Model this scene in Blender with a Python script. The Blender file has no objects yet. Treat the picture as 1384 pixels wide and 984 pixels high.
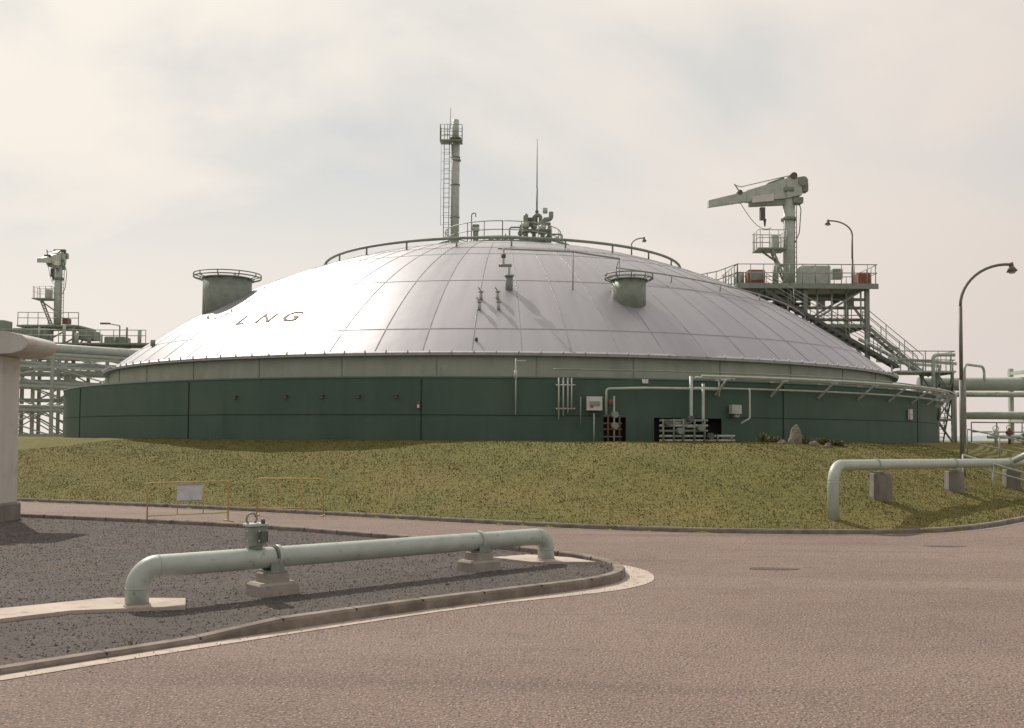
import bpy, math, random
import numpy as np
from mathutils import Vector, Matrix
random.seed(7); rng=np.random.default_rng(7)
sc=bpy.context.scene
sc.view_settings.view_transform='Standard'; sc.view_settings.look='None'; sc.view_settings.exposure=0

# ------------------------------------------------------------------ materials
def mat(name,c1,c2=None,scale=3,rough=.6,bump=0,bscale=None,metal=0,detail=6,spots=None,contrast=(.35,.65),stretch=None,bdist=.02):
    m=bpy.data.materials.new(name); m.use_nodes=True
    N=m.node_tree.nodes; L=m.node_tree.links; b=N['Principled BSDF']
    b.inputs['Roughness'].default_value=rough; b.inputs['Metallic'].default_value=metal
    tc=N.new('ShaderNodeTexCoord'); src=tc.outputs['Object']
    if stretch:
        mp=N.new('ShaderNodeMapping'); mp.inputs['Scale'].default_value=stretch; L.new(src,mp.inputs['Vector']); src2=mp.outputs[0]
    else: src2=src
    if c2 is None: c2=tuple(x*.8 for x in c1)
    n=N.new('ShaderNodeTexNoise'); n.inputs['Scale'].default_value=scale; n.inputs['Detail'].default_value=detail; n.inputs['Roughness'].default_value=.65
    L.new(src2,n.inputs['Vector'])
    r=N.new('ShaderNodeValToRGB'); r.color_ramp.elements[0].position=contrast[0]; r.color_ramp.elements[1].position=contrast[1]
    r.color_ramp.elements[0].color=(*c1,1); r.color_ramp.elements[1].color=(*c2,1)
    L.new(n.outputs['Fac'],r.inputs[0]); col=r.outputs[0]
    if spots:
        for sp_ in spots:
            sc_,c,lo,hi=sp_[:4]
            n2=N.new('ShaderNodeTexNoise'); n2.inputs['Scale'].default_value=sc_; n2.inputs['Detail'].default_value=5 if sc_<20 else 2
            if len(sp_)>4:
                m2=N.new('ShaderNodeMapping'); m2.inputs['Scale'].default_value=sp_[4]; m2.inputs['Rotation'].default_value=(0,0,sp_[5]); L.new(src,m2.inputs['Vector']); L.new(m2.outputs[0],n2.inputs['Vector'])
            else: L.new(src,n2.inputs['Vector'])
            mr=N.new('ShaderNodeMapRange'); mr.inputs[1].default_value=lo; mr.inputs[2].default_value=hi; L.new(n2.outputs['Fac'],mr.inputs[0])
            mx=N.new('ShaderNodeMix'); mx.data_type='RGBA'; L.new(mr.outputs[0],mx.inputs[0]); L.new(col,mx.inputs[6]); mx.inputs[7].default_value=(*c,1)
            col=mx.outputs[2]
    L.new(col,b.inputs['Base Color'])
    if bump:
        n3=N.new('ShaderNodeTexNoise'); n3.inputs['Scale'].default_value=bscale or scale*4; n3.inputs['Detail'].default_value=4
        L.new(src,n3.inputs['Vector'])
        bp=N.new('ShaderNodeBump'); bp.inputs['Strength'].default_value=bump; bp.inputs['Distance'].default_value=bdist
        L.new(n3.outputs['Fac'],bp.inputs['Height']); L.new(bp.outputs[0],b.inputs['Normal'])
    return m

M={}
M['asphalt']=mat('asphalt',(.200,.140,.114),(.160,.111,.090),scale=.35,rough=.9,bump=1,bscale=30,bdist=.035,
    spots=[(.5,(.225,.165,.138),.5,.70,(.18,1,1),-.75),(.12,(.215,.155,.128),.45,.7),(2.2,(.13,.09,.072),.56,.85),(.7,(.120,.083,.068),.57,.75,(.12,1.4,1),-.7),
           (40,(.46,.36,.30),.57,.70),(31,(.045,.030,.025),.55,.70),(16,(.30,.22,.18),.60,.72)])
M['patch']=mat('asphalt_dark',(.06,.043,.037),(.11,.075,.06),scale=9,rough=.9,bump=.4,bscale=40)
M['ground']=mat('dry_ground',(.14,.13,.06),(.2,.17,.10),scale=.3,rough=.95)
M['gravel']=mat('gravel',(.066,.054,.048),(.098,.082,.074),scale=1.2,rough=.95,bump=1,bscale=36,bdist=.04,
    spots=[(44,(.24,.21,.19),.60,.72),(36,(.02,.017,.016),.56,.7),(.9,(.125,.085,.062),.58,.8)])
M['stone']=mat('stone_chips',(.06,.051,.047),(.24,.21,.19),scale=9,rough=.9,contrast=(.42,.6))
M['grass']=mat('grass',(.150,.135,.028),(.118,.112,.024),scale=.8,rough=1,bump=1,bscale=18,bdist=.06,
    spots=[(.23,(.178,.138,.038),.48,.72),(6,(.088,.088,.018),.54,.74),(20,(.18,.16,.05),.6,.78)])
M['blade']=mat('grass_blades',(.150,.138,.030),(.120,.116,.025),scale=1.2,rough=.95,spots=[(.23,(.182,.142,.042),.48,.72),(9,(.21,.18,.07),.62,.75)])
M['conc']=mat('concrete',(.36,.325,.28),(.25,.22,.19),scale=3,rough=.9,bump=.3,bscale=30,spots=[(7,(.15,.13,.11),.6,.8)])
M['pier']=mat('painted_concrete',(.56,.54,.50),(.47,.45,.415),scale=1.5,rough=.85,bump=.15,bscale=20,stretch=(1,1,.2),spots=[(1.2,(.34,.32,.285),.55,.8)])
M['concpale']=mat('pale_concrete',(.50,.42,.355),(.38,.32,.27),scale=2,rough=.9,bump=.2,bscale=30,spots=[(6,(.22,.18,.15),.56,.76)])
M['kerb']=mat('kerb_concrete',(.26,.215,.18),(.16,.135,.112),scale=4,rough=.95,bump=.4,bscale=25,spots=[(2.5,(.09,.075,.06),.5,.8)])
M['concdark']=mat('weathered_concrete',(.25,.225,.195),(.15,.135,.118),scale=3,rough=.95,bump=.4,bscale=25,stretch=(1,1,.35))
M['pipe']=mat('pipe_paint',(.41,.455,.40),(.35,.385,.335),scale=2.5,rough=.42,spots=[(11,(.25,.24,.18),.62,.76),(3,(.48,.49,.43),.58,.8)])
M['wall']=mat('dark_green_wall',(.048,.088,.064),(.060,.106,.079),scale=.8,rough=.7,stretch=(1,1,.15),bump=.15,bscale=12,spots=[(.5,(.074,.118,.090),.52,.8),(2.5,(.04,.07,.05),.6,.8,(1,1,.08),0)])
M['wallseam']=mat('wall_seam',(.018,.035,.026),rough=.8)
M['band']=mat('grey_green_band',(.345,.36,.295),(.295,.305,.245),scale=1.5,rough=.6,stretch=(1,1,.2),spots=[(1.1,(.25,.25,.195),.52,.8)])
M['steel']=mat('green_steel',(.25,.285,.24),(.18,.205,.17),scale=3,rough=.55)
M['steelpale']=mat('pale_steel',(.46,.50,.445),(.36,.39,.345),scale=3,rough=.5,spots=[(5,(.28,.26,.2),.62,.8)])
M['steeldark']=mat('dark_steel',(.08,.087,.077),(.12,.12,.10),scale=4,rough=.7)
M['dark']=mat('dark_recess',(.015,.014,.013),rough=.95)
M['rail']=mat('rail_paint',(.33,.35,.29),(.24,.25,.21),scale=3,rough=.5)
M['lamp']=mat('lamp_post_paint',(.12,.12,.10),(.16,.15,.125),scale=3,rough=.55)
M['yellow']=mat('yellow_paint',(.52,.36,.10),(.42,.27,.09),scale=6,rough=.6,spots=[(9,(.27,.16,.08),.6,.75)])
M['white']=mat('white_paint',(.66,.63,.58),(.55,.52,.48),scale=3,rough=.6)
M['sign']=mat('sign_white',(.60,.60,.60),(.46,.46,.46),scale=4,rough=.7)
M['red']=mat('red_oxide_paint',(.25,.088,.05),(.20,.07,.045),scale=5,rough=.7)
M['letter']=mat('orange_lettering',(.24,.12,.07),(.32,.18,.11),scale=3,rough=.8)
M['bolt']=mat('bolt_white',(.62,.62,.6),rough=.5)
M['seam']=mat('seam_metal',(.27,.262,.27),(.34,.335,.345),scale=3,rough=.5,metal=.3)
M['rust']=mat('rust',(.22,.11,.06),(.12,.07,.05),scale=6,rough=.9)
M['hill']=mat('distant_hill',(.30,.34,.36),(.26,.30,.32),scale=.01,rough=1)  # bluish grey: distance haze is put into the hill colour
M['leaf']=mat('shrub_leaf',(.10,.115,.035),(.055,.07,.02),scale=5,rough=.8,spots=[(3,(.2,.16,.08),.5,.7)])
M['rock']=mat('rock',(.26,.22,.17),(.15,.125,.10),scale=4,rough=.95,bump=.8,bscale=9,bdist=.05)
M['glass']=mat('lamp_glass',(.5,.5,.47),rough=.25)

CX,CY=-.6,60.; ZT=13.4; RR=22.; RIM=5.45
RS=(RR*RR+(ZT-RIM)**2)/(2*(ZT-RIM))
def dz(r): return ZT-(RS-math.sqrt(RS*RS-r*r))
def dome_mat():
    m=bpy.data.materials.new('dome_aluminium'); m.use_nodes=True
    N=m.node_tree.nodes; L=m.node_tree.links; b=N['Principled BSDF']
    b.inputs['Metallic'].default_value=.5
    tc=N.new('ShaderNodeTexCoord'); sp=N.new('ShaderNodeSeparateXYZ'); 
    off=N.new('ShaderNodeVectorMath'); off.operation='SUBTRACT'; off.inputs[1].default_value=(CX,CY,0)
    L.new(tc.outputs['Object'],off.inputs[0]); L.new(off.outputs[0],sp.inputs[0])
    at=N.new('ShaderNodeMath'); at.operation='ARCTAN2'; L.new(sp.outputs[0],at.inputs[0]); L.new(sp.outputs[1],at.inputs[1])
    ml=N.new('ShaderNodeMath'); ml.operation='MULTIPLY_ADD'; ml.inputs[1].default_value=72/(2*math.pi); ml.inputs[2].default_value=36.5; L.new(at.outputs[0],ml.inputs[0])
    fl=N.new('ShaderNodeMath'); fl.operation='FLOOR'; L.new(ml.outputs[0],fl.inputs[0])
    zl=N.new('ShaderNodeMath'); zl.operation='MULTIPLY'; zl.inputs[1].default_value=.42; L.new(sp.outputs[2],zl.inputs[0])
    cb=N.new('ShaderNodeCombineXYZ'); L.new(fl.outputs[0],cb.inputs[0])
    wn=N.new('ShaderNodeTexWhiteNoise'); wn.noise_dimensions='2D'; L.new(cb.outputs[0],wn.inputs['Vector'])
    cb2=N.new('ShaderNodeCombineXYZ'); L.new(ml.outputs[0],cb2.inputs[0]); L.new(zl.outputs[0],cb2.inputs[1])
    mp=N.new('ShaderNodeMapping'); mp.inputs['Scale'].default_value=(2.2,.5,1); L.new(cb2.outputs[0],mp.inputs[0])
    ns=N.new('ShaderNodeTexNoise'); ns.inputs['Scale'].default_value=1.5; ns.inputs['Detail'].default_value=6; L.new(mp.outputs[0],ns.inputs['Vector'])
    r=N.new('ShaderNodeValToRGB'); r.color_ramp.elements[0].position=.3; r.color_ramp.elements[1].position=.75
    r.color_ramp.elements[0].color=(.395,.385,.41,1); r.color_ramp.elements[1].color=(.345,.335,.358,1); L.new(ns.outputs['Fac'],r.inputs[0])
    mr=N.new('ShaderNodeMapRange'); mr.inputs[3].default_value=.965; mr.inputs[4].default_value=1.035; L.new(wn.outputs['Value'],mr.inputs[0])
    vm=N.new('ShaderNodeVectorMath'); vm.operation='SCALE'; L.new(r.outputs[0],vm.inputs[0]); L.new(mr.outputs[0],vm.inputs['Scale'])
    L.new(vm.outputs[0],b.inputs['Base Color'])
    mr2=N.new('ShaderNodeMapRange'); mr2.inputs[3].default_value=.40; mr2.inputs[4].default_value=.44; L.new(wn.outputs['Value'],mr2.inputs[0]); L.new(mr2.outputs[0],b.inputs['Roughness'])
    n3=N.new('ShaderNodeTexNoise'); n3.inputs['Scale'].default_value=.7; n3.inputs['Detail'].default_value=3; L.new(tc.outputs['Object'],n3.inputs['Vector'])
    bp=N.new('ShaderNodeBump'); bp.inputs['Strength'].default_value=.25; bp.inputs['Distance'].default_value=.05
    L.new(n3.outputs['Fac'],bp.inputs['Height']); L.new(bp.outputs[0],b.inputs['Normal'])
    return m
M['dome']=dome_mat()

# ------------------------------------------------------------------ mesh builder
class B:
    def __init__(s,name,parent=None):
        s.name=name; s.v=[]; s.f=[]; s.mi=[]; s.sm=[]; s.ms=[]; s.parent=parent
    def _m(s,m):
        if m not in s.ms: s.ms.append(m)
        return s.ms.index(m)
    def add(s,vs,fs,m,smooth=False):
        o=len(s.v); s.v+= [tuple(v) for v in vs]; k=s._m(m)
        for i,f in enumerate(fs):
            s.f.append(tuple(o+a for a in f)); s.mi.append(k); s.sm.append(smooth if isinstance(smooth,bool) else smooth[i])
    def box(s,c,d,m,rz=0,axes=None):
        c=Vector(c)
        if axes: X,Y,Z=axes
        else:
            X=Vector((math.cos(rz),math.sin(rz),0)); Y=Vector((-math.sin(rz),math.cos(rz),0)); Z=Vector((0,0,1))
        vs=[c+X*(a*d[0]/2)+Y*(b_*d[1]/2)+Z*(e*d[2]/2) for a in(-1,1) for b_ in(-1,1) for e in(-1,1)]
        s.add(vs,[(0,1,3,2),(4,6,7,5),(0,4,5,1),(2,3,7,6),(0,2,6,4),(1,5,7,3)],m)
    def bbox(s,c,d,m,bev=.03,rz=0,taper=1.0):
        c=Vector(c); X=Vector((math.cos(rz),math.sin(rz),0)); Y=Vector((-math.sin(rz),math.cos(rz),0)); vs=[];fs=[]
        def ring(hx,hy,z,b_):
            for (a,e) in ((-hx+b_,-hy),(hx-b_,-hy),(hx,-hy+b_),(hx,hy-b_),(hx-b_,hy),(-hx+b_,hy),(-hx,hy-b_),(-hx,-hy+b_)):
                vs.append(c+X*a+Y*e+Vector((0,0,z)))
        hx,hy,hz=d[0]/2,d[1]/2,d[2]/2
        ring(hx,hy,-hz,bev); ring(hx*taper,hy*taper,hz-bev,bev); ring(hx*taper-bev,hy*taper-bev,hz,bev*.6)
        for k in range(2):
            for i in range(8): fs.append((k*8+i,k*8+(i+1)%8,(k+1)*8+(i+1)%8,(k+1)*8+i))
        fs.append(tuple(range(16,24))); fs.append(tuple(reversed(range(0,8))))
        s.add(vs,fs,m)
    def beam(s,p,q,w,h,m):
        p=Vector(p);q=Vector(q); Z=(q-p); l=Z.length; Z.normalize()
        up=Vector((0,0,1)) if abs(Z.z)<.95 else Vector((0,1,0))
        X=Z.cross(up).normalized(); Y=X.cross(Z).normalized()
        s.box((p+q)/2,(w,h,l),m,axes=(X,Y,Z))
    def cyl(s,p,q,r,m,r2=None,n=12,caps=True):
        p=Vector(p);q=Vector(q); r2=r if r2 is None else r2
        Z=(q-p).normalized(); up=Vector((0,0,1)) if abs(Z.z)<.95 else Vector((1,0,0))
        X=Z.cross(up).normalized(); Y=Z.cross(X)
        vs=[];fs=[];sm=[]
        for (c,rr) in((p,r),(q,r2)):
            for i in range(n):
                a=2*math.pi*i/n; vs.append(c+X*math.cos(a)*rr+Y*math.sin(a)*rr)
        for i in range(n): fs.append((i,(i+1)%n,n+(i+1)%n,n+i)); sm.append(True)
        if caps: fs+= [tuple(range(n))[::-1],tuple(range(n,2*n))]; sm+=[False,False]
        s.add(vs,fs,m,sm)
    def tube(s,path,r,m,n=10,closed=False,caps=True):
        P=[Vector(p) for p in path]; K=len(P); vs=[];fs=[];sm=[]
        def tang(i):
            if closed: return (P[(i+1)%K]-P[(i-1)%K]).normalized()
            if i==0: return (P[1]-P[0]).normalized()
            if i==K-1: return (P[-1]-P[-2]).normalized()
            return ((P[i+1]-P[i]).normalized()+(P[i]-P[i-1]).normalized()).normalized()
        t0=tang(0); up=Vector((0,0,1)) if abs(t0.z)<.9 else Vector((1,0,0)); X=t0.cross(up).normalized()
        for i in range(K):
            t=tang(i); X=(X-t*X.dot(t)).normalized(); Y=t.cross(X)
            for j in range(n):
                a=2*math.pi*j/n; vs.append(P[i]+X*math.cos(a)*r+Y*math.sin(a)*r)
        for i in range(K if closed else K-1):
            for j in range(n):
                a=i*n; b_=((i+1)%K)*n; fs.append((a+j,b_+j,b_+(j+1)%n,a+(j+1)%n)); sm.append(True)
        if caps and not closed: fs+=[tuple(range(n)),tuple(range((K-1)*n,K*n))[::-1]]; sm+=[False,False]
        s.add(vs,fs,m,sm)
    def rail(s,pts,m,h=1.1,r=.028,sp=1.5,closed=False,levels=(1,.55)):
        P=[Vector(p) for p in pts]
        Q=P+[P[0]] if closed else P
        for lv in levels: s.tube([p+Vector((0,0,h*lv)) for p in Q],r,m,n=5)
        acc=0; s.cyl(Q[0],Q[0]+Vector((0,0,h)),r,m,n=5)
        for a,b_ in zip(Q[:-1],Q[1:]):
            l=(b_-a).length; 
            d=sp-acc
            while d<=l+1e-6:
                p=a.lerp(b_,d/l); s.cyl(p,p+Vector((0,0,h)),r,m,n=5); d+=sp
            acc=(acc+l)%sp
        s.cyl(Q[-1],Q[-1]+Vector((0,0,h)),r,m,n=5)
    def stairs(s,p,q,w,m,mr,n=None,side=None):
        p=Vector(p);q=Vector(q); hd=Vector((q.x-p.x,q.y-p.y,0)).normalized(); sd=Vector((-hd.y,hd.x,0))
        n=n or max(3,int(abs(p.z-q.z)/.22))
        for k in(-1,1):
            o=sd*(k*w/2); s.beam(p+o,q+o,.05,.18,m)
            s.tube([p+o+Vector((0,0,1.0)),q+o+Vector((0,0,1.0))],.025,mr,n=5); s.tube([p+o+Vector((0,0,.55)),q+o+Vector((0,0,.55))],.02,mr,n=5)
            for i in range(0,n+1,4):
                c=p.lerp(q,i/n)+o; s.cyl(c,c+Vector((0,0,1)),.025,mr,n=5)
        for i in range(n+1):
            c=p.lerp(q,i/n); s.box(c,(.24,w-.05,.03),m,rz=math.atan2(hd.y,hd.x))
    def done(s):
        me=bpy.data.meshes.new(s.name); me.from_pydata(s.v,[],s.f)
        for m in s.ms: me.materials.append(M[m])
        me.polygons.foreach_set('material_index',s.mi); me.polygons.foreach_set('use_smooth',s.sm); me.update()
        o=bpy.data.objects.new(s.name,me); sc.collection.objects.link(o)
        if s.parent: o.parent=s.parent
        return o
def empty(name):
    o=bpy.data.objects.new(name,None); sc.collection.objects.link(o); o.empty_display_size=.5; return o
def fillet(pts,r,n=6):
    P=[Vector(p) for p in pts]; out=[P[0]]
    for i in range(1,len(P)-1):
        a=(P[i-1]-P[i]); b_=(P[i+1]-P[i]); la,lb=a.length,b_.length; a.normalize(); b_.normalize()
        ang=a.angle(b_)
        if ang>3.05: out.append(P[i].copy()); continue
        d=min(r/math.tan(ang/2),la*.49,lb*.49); rr=d*math.tan(ang/2)
        bis=(a+b_).normalized(); c=P[i]+bis*(rr/math.sin(ang/2))
        u0=(P[i]+a*d-c)/rr; u1=(P[i]+b_*d-c)/rr; th=u0.angle(u1)
        for k in range(n+1):
            t=k/n; out.append(c+(u0*math.sin((1-t)*th)+u1*math.sin(t*th))*(rr/math.sin(th)))
    out.append(P[-1]); return out
def chaikin(pts,n=2,closed=False):
    P=[np.array(p,float) for p in pts]
    for _ in range(n):
        Q=[]
        K=len(P)
        if not closed: Q.append(P[0])
        for i in range(K if closed else K-1):
            a,b_=P[i],P[(i+1)%K]; Q+= [a*.75+b_*.25,a*.25+b_*.75]
        if not closed: Q.append(P[-1])
        P=Q
    return [tuple(p) for p in P]
def offs(pts,d):
    P=np.array(pts,float); T=np.gradient(P,axis=0); T/=np.linalg.norm(T,axis=1)[:,None]
    Nn=np.stack([-T[:,1],T[:,0]],1)
    dd=np.asarray(d); 
    return P+Nn*(dd[:,None] if dd.ndim else dd)

# ------------------------------------------------------------------ ground
def sheet(name,poly,z,m):
    b=B(name); b.add([(x,y,z) for x,y in poly],[tuple(range(len(poly)))],m); o=b.done()
    import bmesh
    bm=bmesh.new(); bm.from_mesh(o.data); bmesh.ops.triangulate(bm,faces=bm.faces[:])
    for f in bm.faces:
        if f.normal.z<0: f.normal_flip()
    bm.to_mesh(o.data); bm.free(); return o
sheet('ground',[(-4000,-4000),(4000,-4000),(4000,4000),(-4000,4000)],-.15,'ground')
sheet('asphalt_road',[(-90,-40),(90,-40),(90,75),(-90,75)],0,'asphalt')

K=chaikin([(-90,72),(-50,49),(-30,39.2),(-16.2,32.5),(-11.3,30.6),(-5.2,27.7),(.15,24.7),(3.4,23.3),(6.5,22.9),(9.6,23.2),(11.8,24.8),(14.1,27.3),(22,36),(40,54),(60,74)],2)
KA=np.array(K)
def kdist(x,y):
    x=np.asarray(x,float); y=np.asarray(y,float); best=np.full(x.shape,1e9)
    for (a,b_) in zip(KA[:-1],KA[1:]):
        d=b_-a; L2=d@d; t=np.clip(((x-a[0])*d[0]+(y-a[1])*d[1])/L2,0,1)
        best=np.minimum(best,np.hypot(x-a[0]-t*d[0],y-a[1]-t*d[1]))
    inside=y>np.interp(x,KA[:,0],KA[:,1])
    return np.where(inside,best,-best)
PL=2.03
def terr(x,y):
    d=kdist(x,y); t=np.clip(d/7.2,0,1)
    z=.07+(PL-.07)*(.72*t+.28*t*t*(3-2*t))
    n=.035*np.sin(x*1.3+y*.7)*np.sin(y*1.1-x*.4)+.02*np.sin(x*3.1+1)*np.cos(y*2.7)
    z=z+n*np.clip(d,0,1)*np.clip((9-d)/3,0,1)
    return np.where(d<0,np.maximum(-.12,.05+d*1.2),z)
def terrain():
    xs=np.concatenate([np.arange(-90,-30,1.5),np.arange(-30,30,.3),np.arange(30,90.1,1.5)]); ys=np.concatenate([np.arange(22,48,.3),np.arange(48,150,2.)])
    X,Y=np.meshgrid(xs,ys); Z=terr(X,Y); 
    nx,ny=len(xs),len(ys); co=np.stack([X.ravel(),Y.ravel(),Z.ravel()],1)
    idx=np.arange(nx*ny).reshape(ny,nx)
    F=np.stack([idx[:-1,:-1].ravel(),idx[:-1,1:].ravel(),idx[1:,1:].ravel(),idx[1:,:-1].ravel()],1)
    me=bpy.data.meshes.new('grass_embankment'); me.from_pydata(co.tolist(),[],F.tolist()); me.materials.append(M['grass'])
    me.polygons.foreach_set('use_smooth',[True]*len(me.polygons)); o=bpy.data.objects.new('grass_embankment',me); sc.collection.objects.link(o)
terrain()
def trimesh(name,co,m,nper=3):
    n=len(co)//3
    me=bpy.data.meshes.new(name); me.vertices.add(len(co)); me.vertices.foreach_set('co',co.astype(np.float32).ravel())
    me.loops.add(len(co)); me.loops.foreach_set('vertex_index',np.arange(len(co),dtype=np.int32)); me.polygons.add(n)
    me.polygons.foreach_set('loop_start',np.arange(0,len(co),3,dtype=np.int32)); me.polygons.foreach_set('loop_total',np.full(n,3,dtype=np.int32))
    me.update(calc_edges=True); me.materials.append(M[m]); o=bpy.data.objects.new(name,me); sc.collection.objects.link(o); return o
def blades():
    n=330000
    x=rng.uniform(-27,24,n); y=rng.uniform(22.6,40,n); d=kdist(x,y)
    rr=np.hypot(x-CX,y-CY)
    k=(d>.12)&(d<10)&(rr>24.2); x=x[k];y=y[k]; n=len(x); z=terr(x,y)
    cl=np.sin(x*5.3+np.sin(y*3.7)*2)*np.sin(y*6.1+np.sin(x*4.1)*2)
    h=rng.uniform(.012,.036,n)*(1+.3*cl); a=rng.uniform(0,math.pi,n); w=rng.uniform(.012,.024,n); lx=rng.normal(0,.02,n); ly=rng.normal(0,.02,n)
    A=np.stack([x-np.cos(a)*w,y-np.sin(a)*w,z-.01],1); Bb=np.stack([x+np.cos(a)*w,y+np.sin(a)*w,z-.01],1); C=np.stack([x+lx,y+ly,z+h],1)
    trimesh('grass_blades',np.stack([A,Bb,C],1).reshape(-1,3),'blade')
blades()

def kerb(name,line,w,h,m,z0=-.02,side=1):
    h=np.broadcast_to(np.asarray(h,float),(len(line),))
    b=B(name); P0=np.array(line); P1=offs(line,.025*side); P2=offs(line,(w-.02)*side); P3=offs(line,w*side); n=len(line); vs=[]
    for i in range(n):
        vs+=[(*P0[i],z0),(*P0[i],h[i]-.03),(*P1[i],h[i]),(*P2[i],h[i]),(*P3[i],h[i]-.02),(*P3[i],z0)]
    fs=[]
    for i in range(n-1):
        for j in range(5): 
            a=i*6+j; f=(a,a+6,a+7,a+1); fs.append(f if side>0 else f[::-1])
    b.add(vs,fs,m)
    for i in range(2,n-2,4):
        c=(P1[i]+P2[i])/2; t=P0[i+1]-P0[i-1]; b.box((c[0],c[1],h[i]/2-.005),(.012,w+.004,h[i]+.014),'wallseam',math.atan2(t[1],t[0]))
    return b.done()
def resample(line,step):
    P=np.array(line); L=np.concatenate([[0],np.cumsum(np.linalg.norm(np.diff(P,axis=0),axis=1))]); s=np.arange(0,L[-1],step)
    return np.stack([np.interp(s,L,P[:,0]),np.interp(s,L,P[:,1])],1),s
KR,_=resample(K,.6)
kerb('embankment_kerb',KR,.16,.11,'kerb',side=1)
def strip(name,line,w,z,m,side=-1):
    P0=np.array(line); P1=offs(line,np.asarray(w)*side if np.ndim(w) else w*side); b=B(name); n=len(P0)
    b.add([(*p,z) for p in P0]+[(*p,z) for p in P1],[(i,i+1,n+i+1,n+i) for i in range(n-1)],m); return b.done()
strip('gutter_edge',KR,.22,.005,'concdark')

front=[(-26,-14),(-12,1.5),(-6.5,7.3),(-4.68,9.11),(-4.0,9.85),(-2.62,11.25),(-.89,12.9),(.94,14.35),(1.55,15.0),(1.85,15.8),(1.8,16.8),(1.3,17.9),(.11,19.1),(-2.04,20.85),(-6.2,23.6),(-12.9,26.0),(-30,33.5),(-60,47)]
F=chaikin(front,2); FR,FS=resample(F,.25)
iL=np.argmin(np.hypot(FR[:,0]+2.9,FR[:,1]-11.0))
s=FS-FS[iL]; hh=np.interp(s,[-.6,.5],[.06,.14]); hh=np.where(s<-.6,.06,hh)
kerb('island_kerb',FR,.17,hh,'kerb',side=1)
iN=np.argmin(np.hypot(FR[:,0]-1.85,FR[:,1]-15.8)); sn=FS-FS[iN]
wA=np.interp(sn,[-30,-3,-.3,.8,2.2,4],[.20,.22,.46,.44,.18,.13])
strip('concrete_gutter',FR,wA,.006,'concpale')
inner=offs(FR,.16); sheet('gravel_island',[tuple(p) for p in inner],.05,'gravel')
def stones():
    n=60000; x=rng.uniform(-15,1.8,n); y=rng.uniform(6.5,26,n)
    P=np.array(inner); ins=np.zeros(n,bool); j=len(P)-1
    for i in range(len(P)):
        c=((P[i,1]>y)!=(P[j,1]>y))&(x<(P[j,0]-P[i,0])*(y-P[i,1])/(P[j,1]-P[i,1]+1e-12)+P[i,0]); ins^=c; j=i
    x=x[ins];y=y[ins];n=len(x); s_=rng.uniform(.007,.018,n)*(1+ (rng.uniform(0,1,n)>.97)*.8)
    octv=np.array([(1,0,0),(0,1,0),(-1,0,0),(0,-1,0),(0,0,.7),(0,0,-.7)],float)
    fa=[(0,1,4),(1,2,4),(2,3,4),(3,0,4)]
    V=octv[None]*s_[:,None,None]*rng.uniform(.6,1.4,(n,6,1)); a=rng.uniform(0,6.28,n); ca,sa=np.cos(a)[:,None],np.sin(a)[:,None]
    X=V[:,:,0]*ca-V[:,:,1]*sa+x[:,None]; Y=V[:,:,0]*sa+V[:,:,1]*ca+y[:,None]; Z=V[:,:,2]+.052
    W=np.stack([X,Y,Z],2); co=np.concatenate([W[:,list(f)] for f in fa],1).reshape(-1,3)
    trimesh('gravel_stones',co,'stone')
stones()
def grit():
    n=6000; t=rng.integers(0,len(FR)-1,n); o=rng.exponential(.5,n)+.1; T=np.gradient(FR,axis=0); T/=np.linalg.norm(T,axis=1)[:,None]
    x=FR[t,0]+T[t,1]*o+rng.uniform(-.2,.2,n); y=FR[t,1]-T[t,0]*o+rng.uniform(-.2,.2,n)
    s_=rng.uniform(.003,.010,n); a=rng.uniform(0,6.28,n); co=[]
    for k in range(3):
        b0=a+k*2.094; b1=a+(k+1)*2.094
        co.append(np.stack([np.stack([x+s_*np.cos(b0),y+s_*np.sin(b0),np.full(n,.008)],1),np.stack([x+s_*np.cos(b1),y+s_*np.sin(b1),np.full(n,.008)],1),np.stack([x,y,.008+s_],1)],1))
    trimesh('road_grit',np.concatenate(co,1).reshape(-1,3),'stone')
grit()
def weeds():
    # sparse dry tufts along the kerbs
    co=[]
    for line,side,nn_ in((FR,1,70),(KR,1,260)):
        T=np.gradient(line,axis=0); T/=np.linalg.norm(T,axis=1)[:,None]
        for _ in range(nn_):
            t=rng.integers(2,len(line)-2); o=.19+rng.exponential(.06); x=line[t,0]-T[t,1]*o+rng.uniform(-.1,.1); y=line[t,1]+T[t,0]*o+rng.uniform(-.1,.1)
            for k in range(14):
                a=rng.uniform(0,6.28); h=rng.uniform(.03,.09); rx,ry=rng.normal(0,.035,2); w=.005
                co+= [(x+rx-math.cos(a)*w,y+ry-math.sin(a)*w,.05),(x+rx+math.cos(a)*w,y+ry+math.sin(a)*w,.05),(x+rx*1.8,y+ry*1.8,.06+h)]
    trimesh('kerb_weeds',np.array(co),'blade')
weeds()
def blob(name,cx,cy,rx,ry,m,z=.005,n=26):
    b=B(name); ph=random.random()*6
    b.add([(cx+rx*math.cos(t)*(1+.18*math.sin(3*t+ph)+.08*math.sin(7*t)),cy+ry*math.sin(t)*(1+.15*math.cos(2*t+ph)),z) for t in [2*math.pi*i/n for i in range(n)]],[tuple(range(n))],m); b.done()
blob('road_repair_patch',4.4,16.9,.42,.16,'patch'); blob('road_repair_patch',8.9,20.6,.40,.13,'patch')
def slab(name,poly,z0,z1,m):
    n=len(poly); b=B(name); b.add([(x,y,z0) for x,y in poly]+[(x,y,z1) for x,y in poly],[tuple(range(n,2*n))]+[(i,(i+1)%n,n+(i+1)%n,n+i) for i in range(n)],m); return b.done()
slab('concrete_path',[(-12,8.0),(-8.0,10.14),(-8.0,10.98),(-12,8.9)],.03,.085,'concpale')
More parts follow.
